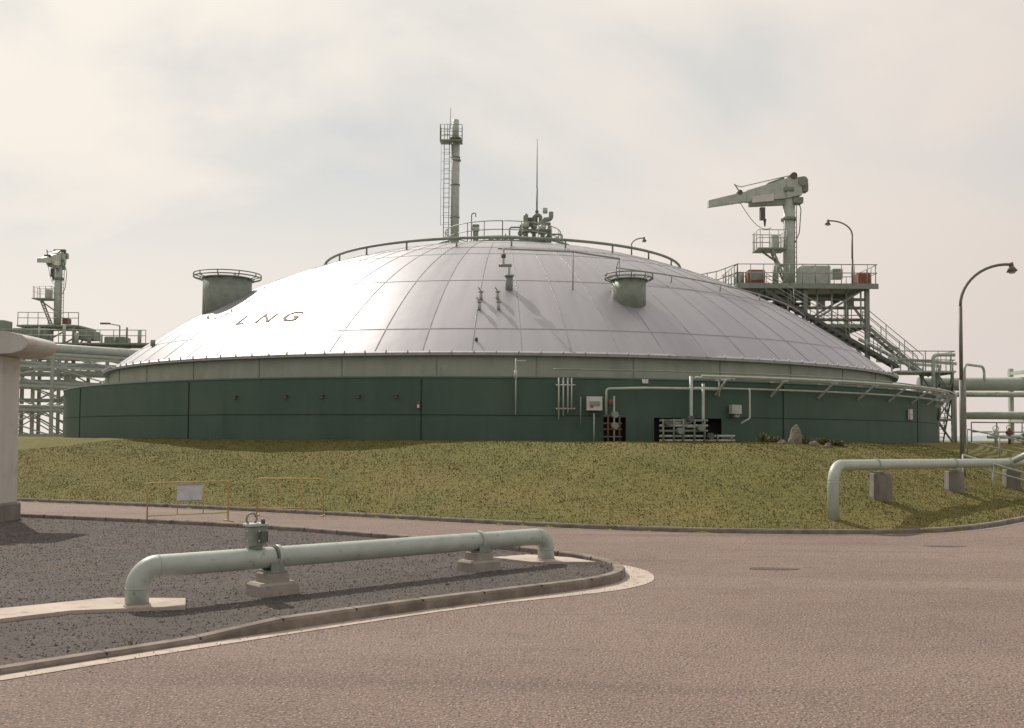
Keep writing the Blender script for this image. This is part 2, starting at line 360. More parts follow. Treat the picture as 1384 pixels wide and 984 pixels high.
slab('concrete_path',[(-7.98,10.15),(-6.32,11.04),(-6.32,11.84),(-7.98,10.99)],.03,.088,'concpale')
slab('concrete_path',[(-6.29,10.95),(-5.25,12.0),(-4.0,12.35),(-4.2,12.95),(-5.2,12.95),(-6.29,12.0)],.03,.095,'concpale')
slab('concrete_pad',[(-.35,17.55),(.35,16.95),(1.45,17.0),(1.05,17.6),(.3,18.0)],.03,.09,'concpale')

# ------------------------------------------------------------------ foreground pipe
def gas_pipe(name,pts,r,rb,fl=()):
    e=empty(name); b=B('pipe_run',e); path=fillet(pts,rb,10); b.tube(path,r,'pipe',n=28)
    p0,p1=Vector(pts[1]),Vector(pts[-2]); d=(p1-p0).normalized()
    for t in fl:
        c=p0.lerp(p1,t); b.cyl(c-d*.03,c+d*.03,r+.025,'pipe',n=28)
    for q in(pts[0],pts[-1]):
        q=Vector(q); b.cyl(q,q+Vector((0,0,.07)),r+.02,'concpale',n=20)
    for i in (1,11,len(path)-12,len(path)-2):
        q=path[i]; t=(path[i+1]-path[i-1]).normalized(); b.cyl(q-t*.008,q+t*.008,r+.005,'pipe',n=28)
    b.done(); return e,d
A0=(-4.6,12.35,.05);A1=(-4.6,12.35,.56);A2=(.6,17.2,.50);A3=(.6,17.2,.05)
e,d=gas_pipe('ground_pipe',[A0,A1,A2,A3],.142,.36,fl=(.27,.785))
ang=math.atan2(d.y,d.x)
s_=B('pipe_supports',e)
for t,big in((.262,1),(.785,1)):
    c=Vector(A1).lerp(Vector(A2),t)
    s_.bbox((c.x,c.y,.12),(.62,.46,.20),'conc',.03,ang,.94)
    s_.bbox((c.x,c.y,.285),(.34,.36,.13),'conc',.02,ang,.95)
    s_.box((c.x,c.y,.36),(.26,.34,.03),'steel',ang)
    for k in(-1,1): s_.box(Vector((c.x,c.y,.42))+Vector((-d.y,d.x,0))*.13*k,(.2,.02,.12),'steel',ang)
    s_.tube([c+Vector((-d.y*math.cos(q)*.152,d.x*math.cos(q)*.152,math.sin(q)*.152)) for q in [math.pi*i/12 for i in range(13)]],.012,'steeldark',n=6)
s_.done()
v=B('valve_box',e); c=Vector(A1).lerp(Vector(A2),.225)
v.cyl((c.x,c.y,c.z+.12),(c.x,c.y,c.z+.19),.09,'steel',n=16)
v.bbox((c.x,c.y,c.z+.31),(.25,.2,.26),'steel',.02,ang,.95)
v.bbox((c.x,c.y,c.z+.455),(.28,.22,.035),'steelpale',.01,ang)
v.box((c.x+.13,c.y-.09,c.z+.30),(.09,.08,.14),'steeldark',ang)
hp=[Vector((c.x-.05,c.y,c.z+.47)),Vector((c.x-.12,c.y,c.z+.47))]
hc=Vector((c.x-.06,c.y,c.z+.53))
v.tube([hc+Vector((d.x*math.cos(q)*.075,d.y*math.cos(q)*.075,math.sin(q)*.075)) for q in [math.radians(-50+i*20) for i in range(15)]],.016,'steel',n=6)
v.cyl((c.x+.1,c.y-.02,c.z+.47),(c.x+.1,c.y-.02,c.z+.53),.03,'steeldark')
for q in(-1,1):
    v.cyl((c.x+.08*q,c.y-.12,c.z+.25),(c.x+.08*q,c.y-.13,c.z+.25),.012,'bolt',n=6); v.cyl((c.x+.08*q,c.y-.12,c.z+.38),(c.x+.08*q,c.y-.13,c.z+.38),.012,'bolt',n=6)
v.done()

P0=(7.75,24.05,.05);P1=(7.75,24.05,1.56);P2=(17.6,34.4,1.42);
e,d=gas_pipe('ground_pipe',[P0,P1,P2,(22,39.0,1.38)],.135,.42,fl=(.17,.55,.9))
ang=math.atan2(d.y,d.x)
s_=B('pipe_supports',e)
for (x,y) in((9.6,25.95),(13.2,29.75),(16.8,33.55)):
    g=float(terr(x,y)); h=1.52-.135-(x-7.75)*.014-g
    s_.bbox((x,y,g+h/2-.1),(.50,.34,h+.1),'concdark',.02,ang-.78,.93)
    s_.box((x,y,g+h-.035),(.3,.3,.05),'steel',ang)
s_.bbox((7.75,24.05,.06),(.6,.5,.1),'concpale',.02)
s_.done()
k=B('riser',e); k.tube(fillet([(16.6,33.0,1.5),(17.1,32.6,1.85),(18.2,33.4,1.86),(24,39.5,1.8)],.25,5),.1,'pipe',n=12); k.done()

# ------------------------------------------------------------------ barriers
def barrier(p,q,sign=False):
    e=empty('yellow_barrier'); b=B('frame',e); p=Vector((*p,0));q=Vector((*q,0)); H=Vector((0,0,1.02))
    b.tube(fillet([p,p+H,q+H,q],.08,4),.018,'yellow',n=8)
    b.cyl(p+Vector((0,0,.22)),q+Vector((0,0,.22)),.015,'yellow',n=6)
    for t in(.36,.68):
        c=p.lerp(q,t); b.cyl(c+Vector((0,0,.22)),c+H,.011,'yellow',n=6)
    dn=(q-p).normalized(); nn=Vector((-dn.y,dn.x,0))
    for c in(p,q): b.beam(c-nn*.28+Vector((0,0,.015)),c+nn*.28+Vector((0,0,.015)),.05,.03,'yellow')
    b.done()
    if sign:
        s=B('sign_board',e); c=p.lerp(q,.5); a=math.atan2(dn.y,dn.x)
        s.box(c-nn*.035+Vector((0,0,.76)),(.64,.02,.44),'sign',a)
        for zz in(.56,.96): s.box(c-nn*.048+Vector((0,0,zz)),(.62,.012,.02),'steel',a)
        s.done()
barrier((-8.85,24.3),(-7.25,25.6),True); barrier((-6.95,27.3),(-5.15,27.35))
blob('road_repair_patch',-7.9,25.0,.3,.1,'patch')

# ------------------------------------------------------------------ left pier
e=empty('pipe_bridge_pier'); b=B('column',e)
b.bbox((-13.32,24.7,2.2),(1.75,1.1,4.0),'pier',.10,0,.99); b.bbox((-13.32,24.7,.25),(1.85,1.2,.5),'concdark',.05)
b.done(); b=B('cap_beam',e)
prof=[(-12.45,4.12),(-12.05,4.14),(-11.80,4.22),(-11.66,4.36),(-11.66,4.46),(-11.82,4.58),(-12.2,4.67),(-13.4,4.74),(-19,4.8),(-19,4.12)]
n=len(prof); vs=[(x,23.9,z) for x,z in prof]+[(x,25.5,z) for x,z in prof]
b.add(vs,[(i,(i+1)%n,n+(i+1)%n,n+i) for i in range(n)],'pier',[True]*7+[False]*3); b.add(vs,[tuple(range(n)),tuple(range(n,2*n))[::-1]],'pier')
b.cyl((-19,24.0,5.0),(-12.6,24.0,4.93),.16,'pipe',n=16)
b.done()

# ------------------------------------------------------------------ tank
tank=empty('lng_storage_tank')
def W(a,z,R=24.1): a=math.radians(a); return Vector((CX+R*math.sin(a),CY-R*math.cos(a),z))
WT=4.3
b=B('dome_roof',tank); nr,na=56,216; vs=[];fs=[]
rs=[22.12*(i/nr) for i in range(1,nr+1)]
vs.append((CX,CY,ZT))
for r in rs:
    z=dz(min(r,22.12))
    for j in range(na): 
        a=2*math.pi*j/na; vs.append((CX+r*math.sin(a),CY-r*math.cos(a),z))
for j in range(na): fs.append((0,1+j,1+(j+1)%na))
for i in range(nr-1):
    for j in range(na): p=1+i*na; q=p+na; fs.append((p+j,q+j,q+(j+1)%na,p+(j+1)%na))
b.add(vs,fs,'dome',True); b.done()
b=B('dome_seams',tank)
def seam_m(a,r0,r1,w=.036,h=.015,n=22):
    a=math.radians(a); e_=Vector((math.cos(a),math.sin(a),0)); vs=[];fs=[]
    for i in range(n+1):
        r=r0+(r1-r0)*i/n; c=Vector((CX+r*math.sin(a),CY-r*math.cos(a),dz(r)+.004)); vs+=[c-e_*w/2,c-e_*w*.35+Vector((0,0,h)),c+e_*w*.35+Vector((0,0,h)),c+e_*w/2]
    for i in range(n):
        for j in range(3): k_=i*4+j; fs.append((k_,k_+4,k_+5,k_+1))
    b.add(vs,fs,'seam')
def seam_r(r,w=.045,h=.015,n=216):
    vs=[];fs=[]
    for i in range(n):
        a=2*math.pi*i/n
        for (rr,hh_) in((r-w/2,0.004),(r-w*.35,h),(r+w*.35,h),(r+w/2,.004)): vs.append((CX+rr*math.sin(a),CY-rr*math.cos(a),dz(rr)+hh_))
    for i in range(n):
        for j in range(3): k_=i*4; l_=((i+1)%n)*4; fs.append((k_+j,k_+j+1,l_+j+1,l_+j))
    b.add(vs,fs,'seam')
for i in range(72): seam_m(i*5+2.5,9 if i%2 else 3.5,22.05)
for r in(3.5,9,12.8,16.8,20.7): seam_r(r)
b.done()
def revolve(b,prof,m,a0=0,a1=360,n=216,smooth=True,skip=None):
    cl=(a1-a0)==360; k=n if cl else n+1; q=len(prof); vs=[];fs=[]
    for i in range(k):
        a=a0+(a1-a0)*i/n
        for (R,z) in prof: vs.append(W(a,z,R))
    for i in range(n):
        for j in range(q-1):
            if skip and skip(a0+(a1-a0)*(i+.5)/n,j): continue
            x=i*q; y=((i+1)%k)*q; fs.append((x+j,y+j,y+j+1,x+j+1))
    b.add(vs,fs,m,smooth)
b=B('rim_flange',tank)
revolve(b,[(22.0,RIM-.16),(22.28,RIM-.16)],'steel',smooth=False); revolve(b,[(22.28,RIM-.16),(22.28,RIM-.05)],'seam',smooth=False); revolve(b,[(22.28,RIM-.05),(22.05,RIM+.03)],'seam',smooth=False)
for i in range(164):
    a=i*360/164; b.cyl(W(a,RIM-.08,22.29),W(a,RIM+.05,22.29),.035,'bolt',n=6)
b.done()
b=B('rim_band',tank); revolve(b,[(22.0,2.0),(22.0,RIM-.15)],'band')
for i in range(36): b.box(W(i*10+4,4.75,22.01),(.03,.03,1.15),'steel',math.radians(i*10+4))
b.done()
b=B('side_wall',tank)
ops=[(9.4,11.4),(14.0,16.6),(17.0,20.6)]
def sk(a,j): return j==0 and any(x<a<y for x,y in ops)
revolve(b,[(24.1,1.6),(24.1,2.93),(24.1,WT)],'wall',n=1800,skip=lambda a,j: sk(a,j))
revolve(b,[(24.1,WT),(24.13,WT+.02),(24.1,WT+.08),(22.02,WT+.12)],'wall',smooth=False,n=360)
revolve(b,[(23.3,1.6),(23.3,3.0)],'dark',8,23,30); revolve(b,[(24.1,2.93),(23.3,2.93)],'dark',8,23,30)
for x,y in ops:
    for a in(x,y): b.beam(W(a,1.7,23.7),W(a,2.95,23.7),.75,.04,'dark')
b.done()
b=B('wall_seams',tank)
for a in(-6.4,27.5,-52,-30.2,52): b.box(W(a,3.05,24.11),(.04,.03,2.45),'wallseam',math.radians(a))
revolve(b,[(24.112,2.96),(24.112,2.99)],'wallseam',-180,9,380); revolve(b,[(24.112,2.96),(24.112,2.99)],'wallseam',21,170,300)
for a in(-24.4,-19,-15.4,-12,-8.6): b.cyl(W(a,3.62,24.08),W(a,3.62,24.2),.05,'steeldark',n=10); b.box(W(a,3.70,24.17),(.16,.1,.03),'steeldark',math.radians(a))
b.box(W(-6.6,3.32,24.17),(.11,.08,.24),'rust',math.radians(-6.6)); b.box(W(-6.6,3.28,24.22),(.08,.02,.12),'white',math.radians(-6.6))
b.done()
def letters():
    for ch,a0 in(('L',-35.4),('N',-31.2),('G',-26.9)):
        cu=bpy.data.curves.new('t','FONT'); cu.body=ch; cu.size=1.2; cu.align_x='CENTER'; cu.align_y='CENTER'; cu.offset=.012
        ob=bpy.data.objects.new('t',cu); sc.collection.objects.link(ob); bpy.context.view_layer.update()
        me=bpy.data.meshes.new_from_object(ob.evaluated_get(bpy.context.evaluated_depsgraph_get()))
        r=19.6; a=math.radians(a0); st=r/math.sqrt(RS*RS-r*r)
        P=Vector((CX+r*math.sin(a),CY-r*math.cos(a),dz(r))); E=Vector((math.cos(a),math.sin(a),0)); U=Vector((-math.sin(a),math.cos(a),st)).normalized()
        for v_ in me.vertices:
            c=P+E*v_.co.x*1.1+U*v_.co.y; rr=math.hypot(c.x-CX,c.y-CY); v_.co=Vector((c.x,c.y,dz(rr)+.03))
        me.name='lettering_'+ch; me.materials.clear(); me.materials.append(M['letter'])
        o=bpy.data.objects.new('lettering_'+ch,me); sc.collection.objects.link(o); o.parent=tank
        bpy.data.objects.remove(ob)
letters()
b=B('ring_pipe',tank); rp=10.6; n=96
b.tube([(CX+rp*math.sin(2*math.pi*i/n),CY-rp*math.cos(2*math.pi*i/n),dz(rp)+.42) for i in range(n)],.075,'steel',n=8,closed=True)
for i in range(24):
    a=2*math.pi*i/24+.05; x,y=CX+rp*math.sin(a),CY-rp*math.cos(a); b.cyl((x,y,dz(rp)-.02),(x,y,dz(rp)+.4),.05,'steel',n=6); 
b.done()
def vent(x,y,rad,ztop,rr):
    e_=empty('dome_vent'); b=B('vent_drum',e_); z0=dz(math.hypot(x-CX,y-CY))-rad*.75
    b.cyl((x,y,z0),(x,y,ztop),rad,'steel',n=36); b.cyl((x,y,ztop),(x,y,ztop+.05),rad+.06,'steelpale',n=36); b.cyl((x,y,ztop+.05),(x,y,ztop+.16),rad*.8,'steel',r2=rad*.3,n=36)
    n=36; b.tube([(x+rr*math.cos(2*math.pi*i/n),y+rr*math.sin(2*math.pi*i/n),ztop+.08) for i in range(n)],.035,'steel',n=6,closed=True)
    b.tube([(x+rr*math.cos(2*math.pi*i/n),y+rr*math.sin(2*math.pi*i/n),ztop+.24) for i in range(n)],.03,'steel',n=6,closed=True)
    for i in range(10):
        a=2*math.pi*i/10+.3; p=Vector((x+rr*math.cos(a),y+rr*math.sin(a),ztop+.06)); b.cyl(p,p+Vector((0,0,.2)),.03,'steel',n=5); b.cyl((x+rad*math.cos(a),y+rad*math.sin(a),ztop-.06),p,.03,'steel',n=5)
    b.cyl((x+rad*.3,y,ztop+.1),(x+rad*.3,y,ztop+.3),.07,'steelpale',n=8)
    b.done()
vent(-14.4,50.,1.2,10.05,1.65); vent(5.0,42.6,.73,8.95,1.03)
e_=empty('dome_nozzle_group'); b=B('nozzles',e_)
def dp(x,y,h=0): return Vector((x,y,dz(math.hypot(x-CX,y-CY))+h))
x0,y0=-.15,42.3
b.cyl(dp(x0,y0,-.1),dp(x0,y0,.55),.16,'steel',n=14); b.cyl(dp(x0,y0,.55),dp(x0,y0,.62),.22,'steelpale',n=14)
b.tube(fillet([dp(x0,y0,.6),dp(x0,y0,1.0),dp(x0-.25,y0,1.05),dp(x0-.25,y0,1.75)],.1,4),.05,'steelpale',n=8)
b.cyl(dp(x0-.45,y0,1.02),dp(x0+.1,y0,1.02),.07,'steel',n=8); b.cyl(dp(x0-.25,y0,1.35),dp(x0-.25,y0,1.5),.1,'steeldark',n=8)
zt=dp(x0-.25,y0,1.75).z
pts=[Vector((x0-.5,y0,zt)),Vector((2.6,42.7,zt-.05)),Vector((4.7,43.6,zt-.18))]
b.tube(pts,.04,'rail',n=6)
for p in pts[1:]: b.cyl((p.x,p.y,dz(math.hypot(p.x-CX,p.y-CY))),p,.03,'rail',n=5)
cp=[]
for i in range(26):
    a=math.radians(20+i*2.0); r=15.6+i*.08; cp.append(Vector((CX+r*math.sin(a),CY-r*math.cos(a),dz(r)+.3)))
b.tube([Vector((4.7,43.6,zt-.18))]+cp,.035,'rail',n=5)
for c in cp[::5]: b.cyl(c-Vector((0,0,.32)),c,.03,'rail',n=5)
for (x,y) in((-1.32,41.4),(-.62,41.4),(-1.36,40.6),(-.57,40.6)):
    c=dp(x,y); b.cyl(c,c+Vector((0,0,.3)),.07,'steelpale',n=10); b.cyl(c+Vector((0,0,.3)),c+Vector((0,0,.34)),.12,'steelpale',n=10); b.cyl(c+Vector((0,0,.34)),c+Vector((-.12,0,.5)),.03,'steel',n=6)
b.cyl(dp(-1.4,38.6),dp(-1.4,38.6,.12),.06,'steeldark',n=8)
b.cyl(dp(-17.2,47.5),dp(-17.2,47.5,.3),.12,'steel',n=8)
b.done()

e_=empty('roof_platform'); b=B('platform_railing',e_); n=40; R=3.5
ring=[(CX+R*math.sin(2*math.pi*i/n),CY-R*math.cos(2*math.pi*i/n),ZT+.05) for i in range(n)]
b.cyl((CX,CY,ZT-.35),(CX,CY,ZT+.05),3.6,'steel',n=48)
b.rail(ring,'rail',sp=1.1,closed=True); b.tube([Vector(p)+Vector((0,0,-.25)) for p in ring],.06,'steel',n=6,closed=True)
R=4.3
ring=[(CX+R*math.sin(2*math.pi*i/n),CY-R*math.cos(2*math.pi*i/n),dz(R)+.35) for i in range(n)]; b.tube(ring,.06,'steel',n=6,closed=True)
for i in range(0,n,4): b.cyl((ring[i][0],ring[i][1],ring[i][2]-.4),ring[i],.04,'steel',n=5)
b.done()
b=B('pipe_manifold',e_); Z0=ZT+.05
def vp(x,y,h,r=.13,hook=None):
    P=[(x,y,Z0),(x,y,Z0+h)]
    if hook: P+=[(x+hook[0],y+hook[1],Z0+h),(x+hook[0],y+hook[1],Z0+h-hook[2])]
    b.tube(fillet(P,.2,5),r,'steel',n=10)
    b.cyl((x,y,Z0+h*.45),(x,y,Z0+h*.5),r+.09,'steel',n=12); b.cyl((x,y,Z0+h*.6),(x,y,Z0+h*.78),r+.07,'steelpale',n=12)
vp(.75,58.6,1.9,.15,(0.02,.5,.4)); vp(1.25,59,2.0,.12,(.4,0,.4)); vp(1.75,58.4,1.6,.14,(.5,0,-.45)); vp(2.15,59.3,1.6,.12); vp(.45,59.5,1.5,.10)
b.box((1.3,59,Z0+1.05),(1.9,.5,.12),'steel'); b.box((1.3,59,Z0+.3),(1.8,.9,.5),'steel'); b.box((1.0,58.7,Z0+1.5),(.3,.3,.5),'steeldark')
b.cyl((.5,58.9,Z0+1.45),(2.2,58.9,Z0+1.45),.1,'steel'); b.cyl((1.9,58.5,Z0+2.0),(1.9,58.5,Z0+2.3),.14,'steelpale')
for x,hh_ in((-.9,.6),(-.45,.7),(-.1,.55),(-1.3,.5)): b.cyl((x,58.2,Z0),(x,58.2,Z0+hh_),.10,'steelpale',r2=.05,n=8); b.cyl((x,58.2,Z0+.3),(x,58.2,Z0+.36),.16,'steel',n=8)
b.cyl((-2.2,58.4,Z0),(-2.2,58.4,Z0+1.0),.16,'steel'); b.cyl((-2.2,58.4,Z0+.9),(-2.2,58.4,Z0+1.1),.22,'steelpale'); b.cyl((-2.4,58.4,Z0+1.2),(-2.0,58.4,Z0+1.2),.09,'steel')
b.tube(fillet([(-2.45,58.3,Z0),(-2.45,58.3,Z0+1.9),(-2.2,58.3,Z0+1.95),(-2.2,58.3,Z0+1.7)],.12,4),.035,'steel',n=6)
b.tube(fillet([(-.2,58.3,Z0),(-.2,58.3,Z0+1.1),(.4,58.3,Z0+1.1)],.12,4),.05,'steel',n=6)
b.tube(fillet([(2.2,58.3,Z0+.7),(2.9,58.3,Z0+.7),(2.9,58.3,Z0)],.12,4),.05,'steel',n=6)
b.done()
m_=B('lightning_rod'); m_.cyl((1.42,59,Z0+1.4),(1.42,59,Z0+3.6),.055,'steel',n=8); m_.cyl((1.42,59,Z0+3.6),(1.42,59,Z0+6.6),.035,'steel',r2=.018,n=8); m_.box((1.42,59,Z0+2.2),(.2,.2,.08),'steeldark'); m_.done()
e_=empty('vent_stack'); b=B('stack_pipe',e_); sx,sy=-3.55,60.2
b.cyl((sx,sy,ZT-.4),(sx,sy,20.4),.26,'steelpale',n=20); b.cyl((sx,sy,20.4),(sx,sy,21.55),.20,'steelpale',n=20); b.cyl((sx,sy,13.5),(sx,sy,13.8),.4,'steel',n=16); b.cyl((sx,sy,20.35),(sx,sy,20.45),.36,'steel',n=16)
b.cyl((sx-.32,sy,21.0),(sx-.32,sy,22.3),.02,'steel',n=5); b.cyl((sx+.05,sy,19),(sx+.05,sy-.01,19.1),.3,'steel')
for zz in(15.5,17.5,19.2): b.cyl((sx,sy,zz),(sx,sy,zz+.06),.30,'steel',n=16)
b.done(); b=B('stack_ladder',e_); lx=sx-.52
for k_ in(-.2,.2): b.cyl((lx+k_*.8,sy-.15,ZT),(lx+k_*.8,sy-.15,21.2),.025,'steel',n=5)
for i in range(26): b.cyl((lx-.16,sy-.15,ZT+.3*i),(lx+.16,sy-.15,ZT+.3*i),.015,'steel',n=4)
for i in range(11):
    z=15.0+i*.55; b.tube([(lx+.34*math.cos(q),sy-.2-.38*math.sin(q),z) for q in [math.pi*j/8 for j in range(9)]],.013,'rail',n=4)
for q in(0.2,2.9): b.cyl((lx+.34*math.cos(q),sy-.2-.38*math.sin(q),15),(lx+.34*math.cos(q),sy-.2-.38*math.sin(q),20.6),.012,'rail',n=4)
b.box((sx-.25,sy-.15,20.15),(1.35,.9,.06),'steel')
b.rail([(sx-.9,sy-.6,20.15),(sx+.42,sy-.6,20.15),(sx+.42,sy+.3,20.15),(sx-.9,sy+.3,20.15)],'steel',h=.95,r=.02,sp=.45,closed=True)
b.done()

# ------------------------------------------------------------------ pipework on wall
e_=empty('wall_pipework'); b=B('pipes',e_)
def wp(u,v_,off=.25):
    a=float(np.interp(u,[500,670,748,825,899,967,1030,1086,1135,1175,1217,1249,1268],[-11,0,5,10,15,20,25,30,35,40,47,55,63]))
    p=W(a,0,24.1+off); z=2.2+(590-v_+.006*(u-692))/1346*p.y; return Vector((p.x,p.y,z))
for i,u in enumerate((754,760,766,771)):
    b.tube([wp(u,510,.2),wp(u,566-i*4,.2)],.03,'steelpale',n=6)
b.tube([wp(750,520,.18),wp(776,520,.18)],.03,'steelpale',n=5); b.tube([wp(750,552,.18),wp(776,552,.18)],.03,'steelpale',n=5)
b.tube([wp(697,484,.2),wp(697,560,.2)],.03,'steelpale',n=6); b.box(wp(704,487,.2),(.35,.1,.05),'steelpale'); b.cyl(wp(697,500,.2),wp(697,512,.2),.06,'steelpale',n=8)
b.tube([wp(585,496,.1-2.0),wp(585,520,.1-2.0)],.03,'steel',n=6)
b.box(wp(801,545,.2),(.56,.22,.5),'bolt',math.radians(9)); b.box(wp(801,545,.33),(.36,.03,.16),'steel',math.radians(9)); b.box(wp(797,549,.34),(.1,.03,.08),'red',math.radians(9))
b.tube([wp(801,558,.2),wp(801,596,.2)],.03,'steelpale',n=6); b.tube([wp(783,536,.2),wp(783,576,.2)],.03,'steel',n=6)
b.tube(fillet([wp(816,560,.35),wp(816,525,.35),wp(868,524,.4),wp(930,525,.4),wp(966,526,.4)],.12,4),.045,'steelpale',n=8)
b.tube(fillet([wp(927,508,.4),wp(927,571,.4),wp(905,571,.5),wp(892,571,.5)],.12,4),.065,'pipe',n=10)
b.tube(fillet([wp(941,518,.5),wp(941,576,.5),wp(918,576,.6)],.12,4),.055,'pipe',n=10)
b.tube(fillet([wp(1004,524,.4),wp(1004,565,.4),wp(992,572,.4)],.1,4),.035,'steelpale',n=6)
b.box(wp(989,553,.2),(.42,.22,.34),'steelpale',math.radians(21)); b.box(wp(989,562,.25),(.2,.2,.1),'steel',math.radians(21))
b.tube([wp(966,510,.3),wp(966,536,.3)],.035,'steelpale',n=6)
for v_ in(568,575,582,589,595): b.tube([wp(884,v_,.55),wp(980 if v_>585 else 945,v_,.6)],.045,'steelpale' if v_%2 else 'steel',n=8)
for u in(888,902,914,928,941,958,976): b.tube([wp(u,566 if u<945 else 587,.6),wp(u,599,.6)],.04,'steel',n=6)
for u,v_ in((893,571),(908,582),(921,566),(934,578),(947,589),(824,560),(824,575)): b.cyl(wp(u,v_,.55),wp(u,v_,.8),.12,'steeldark' if u%2 else 'steel',n=10)
for v_ in(562,572,580,590): b.tube([wp(812,v_,.4),wp(836,v_,.4)],.035,'rust' if v_ in(572,580) else 'steeldark',n=6)
for u in(818,826,833): b.tube([wp(u,535 if u==826 else 562,.4),wp(u,598,.4)],.035,'rust' if u!=826 else 'steelpale',n=6)
b.cyl(wp(822,540,.35),wp(822,548,.35),.1,'rust',n=8); b.box(wp(870,515,.15),(.2,.1,.15),'white',.2)
b.done()
b=B('pipe_shelf',e_)
for off,z,r in((.35,4.42,.045),(.6,4.42,.06),(.85,4.45,.045),(.3,4.05,.035)):
    b.tube([W(a,z,24.1+off) for a in np.linspace(17.5 if r<.05 else 21,86,60)],r,'steelpale',n=8)
b.tube([W(a,WT+.36,24.0) for a in np.linspace(5,60,60)],.03,'steel',n=6)
for a in(20,26,32,38,44,50,56,62,68,74,80):
    b.beam(W(a,4.36,24.1),W(a,4.36,25.05),.06,.06,'steelpale'); b.beam(W(a,3.8,24.12),W(a,4.34,24.85),.07,.07,'steelpale')
b.box(W(49,3.3,24.2),(.35,.1,.45),'white',math.radians(49)); b.box(W(49,3.3,24.26),(.25,.02,.03),'steel',math.radians(49))
b.done()
# ------------------------------------------------------------------ cranes
def tower(b,x0,x1,y0,y1,z0,z1,nlev,m='steel',w=.22,nx=2,brace=True):
    xs=np.linspace(x0,x1,nx); zs=np.linspace(z0,z1,nlev+1)
    for x in xs:
        for y in(y0,y1): b.beam((x,y,z0),(x,y,z1),w,w,m)
    for z in zs[1:]:
        for y in(y0,y1): b.beam((x0-.1,y,z),(x1+.1,y,z),w*.8,w*.85,m)
        for x in xs: b.beam((x,y0,z-.02),(x,y1,z-.02),w*.7,w*.7,m)
    if brace:
        for i in range(nlev):
            for j in range(nx-1):
                for y in(y0,y1):
                    a,c=(xs[j],xs[j+1]) if (i+j)%2 else (xs[j+1],xs[j]); b.beam((a,y,zs[i]),(c,y,zs[i+1]),w*.45,w*.45,m)
            b.beam((x1,y0,zs[i]),(x1,y1,zs[i+1]),w*.45,w*.45,m)
def crane(name,base,ang,zplat):
    e_=empty(name); x,y=base; b=B('mast',e_); T=zplat+6.0
    b.cyl((x,y,zplat),(x,y,zplat+.15),.6,'steel',n=20); b.cyl((x,y,zplat),(x,y,T),.33,'steelpale',n=20); b.cyl((x,y,T-1.7),(x,y,T-1.5),.45,'steel',n=20)
    b.cyl((x,y,T),(x,y,T+.25),.48,'steel',n=20)
    for i in range(17): b.cyl((x+.42,y-.2,zplat+.3*i),(x+.42,y+.2,zplat+.3*i),.02,'steel',n=4)
    for k_ in(-.2,.2): b.cyl((x+.42,y+k_,zplat),(x+.42,y+k_,T),.03,'steel',n=5)
    b.tube([(x+.45,y,T),(x+.75,y,T-1.0),(x+.65,y,T-2.4),(x+.4,y,T-3)],.03,'steeldark',n=5)
    b.done(); b=B('jib',e_)
    D=Vector((math.cos(ang),math.sin(ang),0)); S=Vector((-D.y,D.x,0)); drop=-.22
    def P(l,s_,z): return Vector((x,y,T))+D*l+S*s_+Vector((0,0,z+drop*l))
    def prism(l0,l1,z0a,z1a,z0b,z1b,hw,m,hw2=None):
        hw2=hw2 or hw
        vs=[P(l0,-hw,z0a),P(l0,hw,z0a),P(l0,hw,z1a),P(l0,-hw,z1a),P(l1,-hw2,z0b),P(l1,hw2,z0b),P(l1,hw2,z1b),P(l1,-hw2,z1b)]
        b.add(vs,[(0,1,2,3),(7,6,5,4),(0,4,5,1),(1,5,6,2),(2,6,7,3),(3,7,4,0)],m)
    prism(-.7,.2,-.35,.75,-.35,.85,.42,'steelpale'); prism(.2,2.6,-.35,.85,-.05,.62,.28,'steelpale',.24); prism(2.6,4.9,-.02,.58,.10,.50,.2,'steelpale',.17)
    prism(.0,2.4,-.72,-.4,-.35,-.10,.2,'steel'); prism(1.0,2.3,-.35,.1,-.2,.15,.34,'white')
    prism(.3,1.3,.86,1.0,.72,.84,.2,'steel')
    for l in np.arange(.4,4.8,.42): b.beam(P(l,-.3,-.25+l*.08),P(l,-.3,.84-l*.09),.04,.04,'steel')
    b.cyl(P(-.75,-.55,.45),P(-.75,.55,.45),.28,'steel',n=16); b.cyl(P(-.2,-.5,.9),P(-.2,.5,.9),.2,'steeldark',n=14)
    b.box(P(-.5,0,-.6),(.6,.7,.35),'steel',ang); b.box(P(-.95,0,.1),(.35,.6,.5),'steel',ang)
    b.tube([P(-.3,0,1.05),P(2.9,0,.95),P(3.3,0,1.15)],.025,'steeldark',n=5); b.cyl(P(3.0,-.25,.6),P(3.0,.25,.6),.14,'steeldark',n=12)
    b.tube([P(3.3,.0,1.2),P(3.0,.0,.7)],.04,'steel',n=5)
    h=P(2.95,0,0); pts=[h+D*(-1.9*t)+Vector((0,0,-1.5*math.sin(math.pi*t*.62)-.1*t)) for t in np.linspace(0,1,10)]; b.tube(pts,.02,'steeldark',n=4)
    b.box(P(1.6,0,-.95),(.28,.28,.75),'steeldark',ang); b.cyl(P(1.45,0,-1.3),P(1.45,0,-1.75),.1,'steeldark',r2=.04,n=8)
    b.done(); b=B('operator_platform',e_)
    D2=Vector((-1,0,0)); S2=Vector((0,-1,0)); c=Vector((x,y,0))+D2*1.15
    b.box((c.x,c.y,zplat+2.5),(1.75,1.5,.08),'steel')
    q=[c+D2*a+S2*b_+Vector((0,0,zplat+2.55)) for a,b_ in((-.85,-.75),(.85,-.75),(.85,.75),(-.85,.75))]
    b.rail([tuple(v_) for v_ in q],'rail',h=1.05,sp=.55,closed=True,r=.026)
